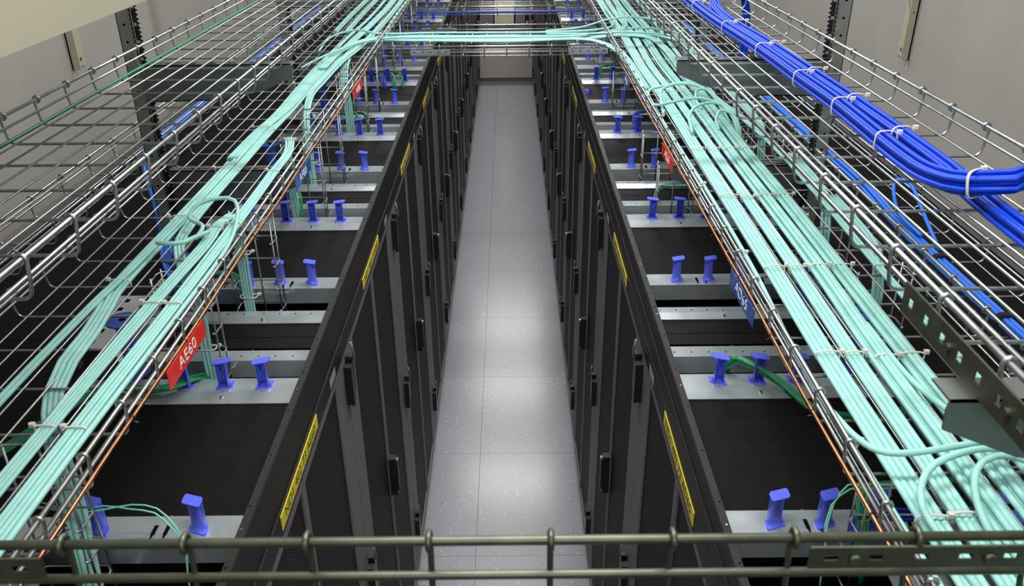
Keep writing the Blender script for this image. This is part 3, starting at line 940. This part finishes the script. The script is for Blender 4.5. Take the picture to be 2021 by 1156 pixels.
# arcs over the bridge junctions
for k, pts in enumerate((
   [(-.955, 4.30, 2.35), (-.93, 4.50, 2.38), (-.82, 4.62, 2.395), (-.70, 4.60, 2.38), (-.60, 4.70, 2.36), (-.40, 4.76, 2.352), (.2, 4.75, 2.352), (.5, 4.78, 2.36), (.60, 4.98, 2.36), (.61, 5.6, 2.352)],
   [(-.96, 3.92, 2.35), (-.90, 4.02, 2.37), (-.84, 4.20, 2.372), (-.76, 4.40, 2.37), (-.62, 4.58, 2.36), (-.3, 4.62, 2.352), (.2, 4.62, 2.352), (.5, 4.64, 2.36), (.7, 4.72, 2.375), (.87, 4.62, 2.372), (.93, 4.45, 2.36)],
   [(.20, 4.78, 2.352), (.40, 4.84, 2.36), (.55, 4.92, 2.385), (.70, 4.96, 2.395), (.85, 4.90, 2.38), (.95, 4.75, 2.36)],
   [(.20, 4.70, 2.352), (.45, 4.62, 2.365), (.62, 4.58, 2.38), (.80, 4.50, 2.38), (.90, 4.40, 2.375), (.915, 4.30, 2.36), (.90, 4.2, 2.345)])):
    cable('network_cable', pts, .0055, 'aqua', ['aqua cable arching over the left bridge junction', 'thin aqua cable slanting onto the bridge from the left tray', 'aqua cable arching high over the right bridge junction', 'aqua cable leaving the bridge towards the right wall'][k], None, step=.03)

bundle([(-.86, 3.9, ZB + .018), (-.84, 4.3, ZB + .02), (-.72, 4.62, ZB + .02), (-.5, 4.72, ZB + .008), (0, 4.735, ZB), (.45, 4.73, ZB), (.72, 4.62, ZB + .016), (.775, 4.3, ZB + .02), (.78, 3.8, ZB + .012), (.78, 3.3, ZB + .010)], 4, 1,
       'aqua cable crossing the far side of the bridge', 'far side bridge cables')
for (x, y, z, lb) in ((-.43, 4.972, 2.345, 'left end of the aqua bridge tray'), (.52, 5.56, 2.372, 'right end of the rear bridge tray')):
    e = empty('copper_lug', (x, y, z)); tag(e, 'round copper grounding lug at the ' + lb, 'grounding lug')
    MB().disc((0, -.010, 0), .0145, .008, 16, 'y').build('lug_disc', 'copper', e)
    MB().disc((0, -.016, 0), .006, .007, 6, 'y').build('lug_bolt', 'screw', e)

# royal blue bundles of the upper right tray
ZU = 2.69
def round_bundle(path, n, r, mt, label, group, name='network_cable'):
    hx = [(0, 0)] + [(math.cos(a), math.sin(a)) for a in [PI / 3 * k for k in range(6)]] + [(1.73 * math.cos(a + PI / 6), 1.73 * math.sin(a + PI / 6)) for a in [PI / 3 * k for k in range(6)]]
    for q in range(n):
        ox, oz = hx[q][0] * r * 2.0, hx[q][1] * r * 2.0
        C = [Vector(p) for p in path]; P2 = []
        ph = random.random() * 6
        for i, p in enumerate(C):
            t = (C[min(i + 1, len(C) - 1)] - C[max(i - 1, 0)]).normalized()
            nrm = t.cross(Vector((0, 0, 1)))
            nrm = nrm.normalized() if nrm.length > .3 else Vector((1, 0, 0))
            if nrm.x < 0 and abs(nrm.x) > .3: nrm = -nrm
            u2 = t.cross(nrm); u2 = -u2 if u2.z < 0 else u2
            if abs(t.z) > .8: u2 = Vector((0, 1, 0))
            P2.append(p + nrm * (ox + .0007 * math.sin(ph + i)) + u2 * (oz + .0007 * math.cos(ph + i * 1.3)))
        cable(name, P2, r, mt, label, group)
round_bundle([(1.18, 1.55, 2.785), (1.08, 1.43, 2.78), (.95, 1.325, 2.775), (.84, 1.245, 2.765), (.775, 1.225, 2.752), (.734, 1.27, 2.732), (.726, 1.36, 2.712), (.732, 1.5, 2.70), (.742, 1.86, 2.70), (.738, 2.13, 2.70), (.734, 2.5, 2.70), (.712, 3.0, 2.70), (.71, 3.5, 2.70), (.71, 5, 2.70), (.71, 9, 2.7), (.71, 12.6, 2.7)], 13, .0046, 'royal',
             'royal blue cable of the aisle-side bundle bending out to the right wall', 'aisle-side royal blue bundle')
round_bundle([(.772, .55, 2.692), (.772, .9, 2.692), (.774, 1.16, 2.692), (.778, 1.3, 2.694), (.783, 1.42, 2.698), (.784, 1.6, 2.70), (.785, 1.86, 2.70), (.780, 2.13, 2.70), (.774, 2.5, 2.70), (.752, 3.0, 2.70), (.77, 3.3, 2.71), (.86, 3.62, 2.73), (.96, 3.78, 2.72), (1.04, 3.85, 2.62), (1.06, 3.87, 2.4), (1.06, 3.87, 2.0)], 13, .0046, 'royal',
             'royal blue cable of the wall-side bundle in the upper right tray', 'wall-side royal blue bundle')
for ti, (y, x) in enumerate(((1.60, .738), (1.86, .742), (2.13, .738), (2.48, .734), (2.85, .72), (3.3, .711))):
    tie((x, y, 2.70), (0, 1, 0), .0208, .0208, 1, 'white tie on the aisle-side royal blue bundle, %s past the bend' % ORD[ti])
    if y > 1.4: tie((x + .044, y + .03, 2.70), (0, 1, 0), .0208, .0208, 1, 'white tie on the wall-side royal blue bundle, %s from the camera' % ORD[ti])
tie((.738, 1.262, 2.735), (-.55, .8, -.2), .0215, .0215, 1, 'white tie on the bend of the royal blue bundle')
# green ground cable, sky blue cables, bridge blue cable, copper conductors
cable('ground_cable', [(-1.062, .1, 2.6745), (-1.063, 2, 2.6745), (-1.06, 4, 2.6745), (-1.063, 13, 2.6745)], .0042, 'green', 'green ground cable in the outer corner of the upper left tray', None)
bundle([(1.125, .6, 2.254), (1.128, 1.3, 2.254), (1.12, 1.6, 2.254), (1.115, 2.0, 2.254), (1.118, 2.26, 2.254), (1.14, 2.6, 2.254), (1.13, 3.2, 2.254), (1.12, 4.2, 2.254), (1.11, 5.5, 2.254)], 3, 2,
       'sky blue cable in the right narrow tray', 'sky blue cables of the right narrow tray', 'sky', .0062)
cable('network_cable', [(1.12, 2.1, 2.275), (1.10, 2.22, 2.30), (1.125, 2.33, 2.35), (1.16, 2.30, 2.35), (1.15, 2.15, 2.30), (1.13, 2.02, 2.275)], .0055, 'sky', 'sky blue cable loop standing up from the right narrow tray', None, step=.015)
for ti, y in enumerate((1.42, 1.66, 1.98)):
    tie((1.122, y, 2.26), (0, 1, 0), .019, .013, 0, 'black velcro wrap on the sky blue cables, %s from the camera' % ORD[ti], 'velcro', .004, .018, 'black velcro wraps')
bundle([(-1.372, 6.5, 2.246), (-1.372, 4.5, 2.246), (-1.368, 3.64, 2.246), (-1.355, 3.2, 2.25), (-1.28, 2.95, 2.30), (-1.235, 2.78, 2.322), (-1.215, 2.70, 2.28), (-1.185, 2.65, 2.19), (-1.15, 2.58, 2.10), (-1.09, 2.42, 2.08), (-.98, 2.22, 2.075), (-.93, 2.18, 2.0), (-.93, 2.175, 1.93)], 3, 1,
       'sky blue cable falling from the narrow left tray', 'sky blue cables falling at the left post', 'sky', .0066)
cable('network_cable', [(-.60, 5.68, 2.314), (0, 5.68, 2.314), (.47, 5.69, 2.314)], .0055, 'royal', 'single blue cable lying across the rear bridge tray', None)
for sx, lb in ((-.655, 'left'), (.5185, 'right')):
    pts = [(sx + .0012 * math.sin(y * 9), y, 2.349 + .0012 * math.cos(y * 7)) for y in [.75 + .12 * k for k in range(28)]]
    if lb == 'left': pts = [(sx - .02, .72, 2.30), (sx + .004, .76, 2.32)] + pts
    o = MB().tube(pts, .0036, 7).build('copper_conductor', 'copper')
    tag(o, 'bare copper conductor tied along the aisle rail of the lower %s tray' % lb, 'cable')
    g = MB()
    for k in range(13):
        y = .93 + k * .26
        g.tube([(sx + (.006 if lb == 'left' else -.006), y, 2.345), (sx, y + .002, 2.3555), (sx + (-.008 if lb == 'left' else .008), y, 2.349), (sx, y, 2.342), (sx + (.011 if lb == 'left' else -.011), y - .004, 2.342)], .0013, 5)
    g.build('black_tie', 'plastic', o)['kind'] = 'stuff'

# ------------------------------------------------------------------ signs hanging on the rails
def sign(side, txt, y, mt, colname):
    x = -.6495 if side == 'L' else .513
    e = empty('location_sign', (x, y, 2.327))
    tag(e, '%s sign reading %s hanging from the aisle rail of the %s tray' % (colname, txt, 'left' if side == 'L' else 'right'), 'sign', 'hanging location signs')
    MB().box(-.0008, .0008, -.104, .104, -.020, .020).build('sign_plate', mt, e)
    me = text_mesh(txt, .036, 'white')
    q = link('lettering', me, e)
    R3 = Matrix(((0, 0, 1), (1, 0, 0), (0, 1, 0))) if side == 'L' else Matrix(((0, 0, -1), (-1, 0, 0), (0, 1, 0)))
    q.rotation_euler = R3.to_euler()
    q.scale = (1.25, 1, 1)
    q.location = (.0012 if side == 'L' else -.0012, 0, 0)
sign('L', 'AE60', 1.44, 'red', 'red'); sign('L', 'AF60', 2.51, 'bsign', 'blue'); sign('L', 'AG60', 3.60, 'red', 'red')
sign('R', 'AD65', 1.66, 'bsign', 'blue'); sign('R', 'AE65', 2.64, 'red', 'red'); sign('R', 'AF65', 3.70, 'bsign', 'blue')

# ------------------------------------------------------------------ drop-out plates with large blue radius discs, vertical baskets
def dropout(x, y, side, idx):
    e = empty('cable_dropout', (x, y, ZT))
    tag(e, 'grey slotted plate with big blue radius discs on the %s racks, %s from the camera' % (side, ORD[idx]), 'cable guide', 'cable dropout plates')
    d = 1 if side == 'left' else -1
    m = MB(); m.box(-.055, .055, -.15, .15, .052, .055)
    for sx in (-.053, .050):
        m.box(sx, sx + .003, -.15, .15, 0.0, .052)
    m.build('guide_plate', 'zinc', e)
    g = MB()
    for yy in (-.12, -.06, .0, .06, .11):
        g.box(-.03, -.018, yy, yy + .018, .055, .0556).box(.018, .03, yy + .01, yy + .028, .055, .0556)
    g.build('plate_slot', 'dark', e)['kind'] = 'stuff'
    for yy in (-.17, .20):
        pts = []
        n = 20
        g = MB()
        g.disc((d * .10, yy, .150), .040, .004, n)
        g.disc((d * .10, yy, .0), .038, .004, n)
        lev = 10
        for k in range(lev):
            z0 = .004 + k * .0146; z1 = z0 + .0146
        ring = lambda r, z: [(d * .10 + r * math.cos(2 * PI * q / n), yy + r * math.sin(2 * PI * q / n), z) for q in range(n)]
        zz = [(.004, .026), (.02, .020), (.075, .018), (.13, .020), (.150, .030)]
        i0 = len(g.v)
        for z, r in zz: g.v += ring(r, z)
        for a in range(len(zz) - 1):
            for q in range(n):
                w2 = (q + 1) % n
                g.f.append((i0 + a * n + q, i0 + a * n + w2, i0 + (a + 1) * n + w2, i0 + (a + 1) * n + q)); g.sm.append(True)
        o = g.build('radius_disc', 'disc', e)
        MB().disc((d * .10, yy, .1540), .009, .0007, 6).build('disc_slot', 'dark', o)
def basket(x, y, z0, z1, label):
    e = empty('drop_basket', (x, y, z0))
    tag(e, label, 'cable basket', 'vertical wire baskets')
    H = z1 - z0
    for xx in (-.062, .0, .062):
        MB().tube([(xx, .028, 0), (xx, .028, H)], .0024, 6).build('upright_wire', 'wire', e)
    for xx in (-.066, .066):
        MB().tube([(xx, -.026, 0.01), (xx, -.026, H)], .0024, 6).build('upright_wire', 'wire', e)
    n = max(2, int(H / .075))
    for k in range(n + 1):
        z = .012 + (H - .02) * k / n
        MB().tube([(-.066, -.034, z), (-.068, .015, z), (-.058, .030, z), (.058, .030, z), (.068, .015, z), (.066, -.034, z), (.062, -.038, z + .005)], .0022, 6).build('hoop_wire', 'wire', e)
gaps = []
for k in range(-1, 7):
    gaps += [B0 + P * k + .192, B0 + P * (k + 1) - .19]
for i, gy in enumerate(gaps[:12]):
    basket({0: -.825, 1: -.80}.get(i, -.745), gy + .012, 1.935, 2.312, 'vertical wire basket between left tray and rack gap, %s from the camera' % ORD[i])
    if i not in (1, 2, 5):
        basket(.70 if i == 0 else .60, gy + (.05 if i == 0 else .012), 1.935, 2.17 if i == 0 else 2.22, 'short vertical wire basket under the right aisle rail, %s from the camera' % ORD[i])
    basket(.90, gy + .012, 1.935, 2.312, 'outer vertical wire basket under the right tray, %s from the camera' % ORD[i])
for i in range(6):
    yy = B0 + P * (i - 1) - .06 + 0.03
    dropout(-1.06, yy, 'left', i)
    dropout(.925 + .03, yy, 'right', i)
# aqua cables hanging in the outer right baskets
for i, gy in enumerate(gaps[1:7]):
    bundle([(.902, gy + .006, 1.93), (.900, gy + .006, 2.1), (.900, gy + .01, 2.25), (.905, gy + .05, 2.315), (.915, gy + .16, ZB - .001), (.925, gy + .45, ZB - .001)], 3, 1,
           'aqua cable in the %s outer right basket' % ORD[i], 'hanging aqua cables on the right, %s' % ORD[i])

# ------------------------------------------------------------------ small cable bunches on the rack tops
def bunch(path, n, r, mt, label, group):
    for q in range(n):
        ox, oy, oz = (random.uniform(-1, 1) * r * 2.2 for _ in range(3))
        C = [(p[0] + ox + .004 * math.sin(i * 1.3 + q), p[1] + oy + .004 * math.cos(i * 1.1 + q), p[2] + abs(oz) * 1.1) for i, p in enumerate(path)]
        cable('patch_cable', C, r, mt, label, group, cat='cable', n=6, step=.03)
bunch([(.545, 1.82, 1.96), (.535, 1.80, 2.05), (.560, 1.775, 2.085), (.602, 1.745, 2.082), (.65, 1.69, 2.065), (.69, 1.62, 2.05), (.768, 1.58, 2.048), (.861, 1.58, 2.048), (.96, 1.62, 2.055), (1.06, 1.66, 2.06)], 9, .0042, 'green',
      'green patch cable curving out of the rack gap beside the violet spools on the right', 'green cables on the second right rack')
bunch([(-.78, 1.84, 1.95), (-.79, 1.79, 2.04), (-.835, 1.711, 2.062), (-.906, 1.714, 2.055), (-.96, 1.726, 2.06), (-1.007, 1.693, 2.06), (-1.058, 1.632, 2.05), (-1.12, 1.5, 2.045), (-1.18, 1.36, 2.045), (-1.20, 1.2, 2.05)], 10, .0042, 'green',
      'green patch cable under the aqua bundles on the left rack', 'green cables on the nearer left racks')
bunch([(-1.10, 2.05, 2.055), (-1.06, 2.20, 2.06), (-1.0, 2.32, 2.058), (-.90, 2.36, 2.055), (-.84, 2.33, 2.055), (-.80, 2.26, 2.02), (-.79, 2.22, 1.95)], 8, .0042, 'green',
      'green patch cable bunch behind the big blue disc on the left', 'green cables behind the left disc')
for i, (x, y) in enumerate(((.56, 2.97), (.62, 4.03), (.55, 5.1))):
    cn = ('green', 'deep blue', 'green')[i]
    bunch([(x - .01, y - .06, 1.97), (x - .012, y + .0, 2.06), (x + .02, y + .06, 2.075), (x + .10, y + .09, 2.07), (x + .22, y + .10, 2.06)], 5, .004, ('green', 'navy', 'green')[i],
          ('green cable curling out by the red sign on the right racks', 'deep blue cable curling out on the right racks below the farther blue sign', 'green cable curling out on the far right racks near the bridge')[i], 'cable bunch %s of the right racks' % ORD[i])
for i, (x, y, mt, lb) in enumerate(((-.70, 3.99, 'green', 'green cable hooking over beside the farther red sign, aisle side'), (-.745, 3.98, 'green', 'green cable hooking over beside the farther red sign, wall side'),
     (-.80, 2.91, 'green', 'green cable hooking out behind the blue left sign'), (-.63, 4.86, 'green', 'green cable below the bridge on the left racks, aisle side'),
     (-.68, 4.86, 'green', 'green cable below the bridge on the left racks, middle bunch'), (-.74, 4.86, 'navy', 'deep blue cable below the bridge on the left racks'))):
    bunch([(x + .01, y, 1.97), (x + .012, y + .03, 2.06), (x - .015, y + .10, 2.085), (x - .06, y + .16, 2.07), (x - .13, y + .17, 2.06)], 4, .004, mt, lb, 'cable bunch %s of the left racks' % ORD[i])
bunch([(.66, 1.19, 1.97), (.66, 1.22, 2.06), (.70, 1.24, 2.065), (.80, 1.24, 2.06), (.92, 1.25, 2.06)], 6, .0045, 'navy', 'deep blue patch cable under the near right bundles', 'deep blue cables near the lower right corner')
bunch([(.655, 1.17, 1.97), (.662, 1.22, 2.075), (.70, 1.30, 2.075), (.78, 1.34, 2.05), (.90, 1.36, 2.05)], 6, .004, 'green', 'green patch cable under the near right bundles', 'green cables near the lower right corner')
for (o_, lb) in ((0, 'outer'), (.012, 'inner')):
    cable('patch_cable', [(-.90, 1.22 + o_, 2.13), (-.82, 1.20 + o_ * .5, 2.13), (-.768, 1.205 + o_, 2.13), (-.717, 1.222 - o_, 2.128), (-.671, 1.220 - o_, 2.12), (-.633 - o_ * .3, 1.196 - o_ * .5, 2.10), (-.613 - o_ * .3, 1.183, 2.07), (-.618, 1.17, 2.0), (-.62, 1.165, 1.93)], .0016, 'mint',
          'thin aqua patch cord arching between the near left spools, %s one' % lb, None, step=.02)
    cable('patch_cable', [(.78, 1.26 + o_, 2.12), (.692, 1.244 + o_, 2.13), (.644, 1.25 + o_, 2.125), (.600 + o_ * .3, 1.222, 2.11), (.586 + o_ * .3, 1.20, 2.085), (.584, 1.18, 2.05), (.584, 1.165, 1.95)], .0018, 'mint',
          'thin aqua patch cord beside the near right spools, %s one' % lb, None, step=.02)
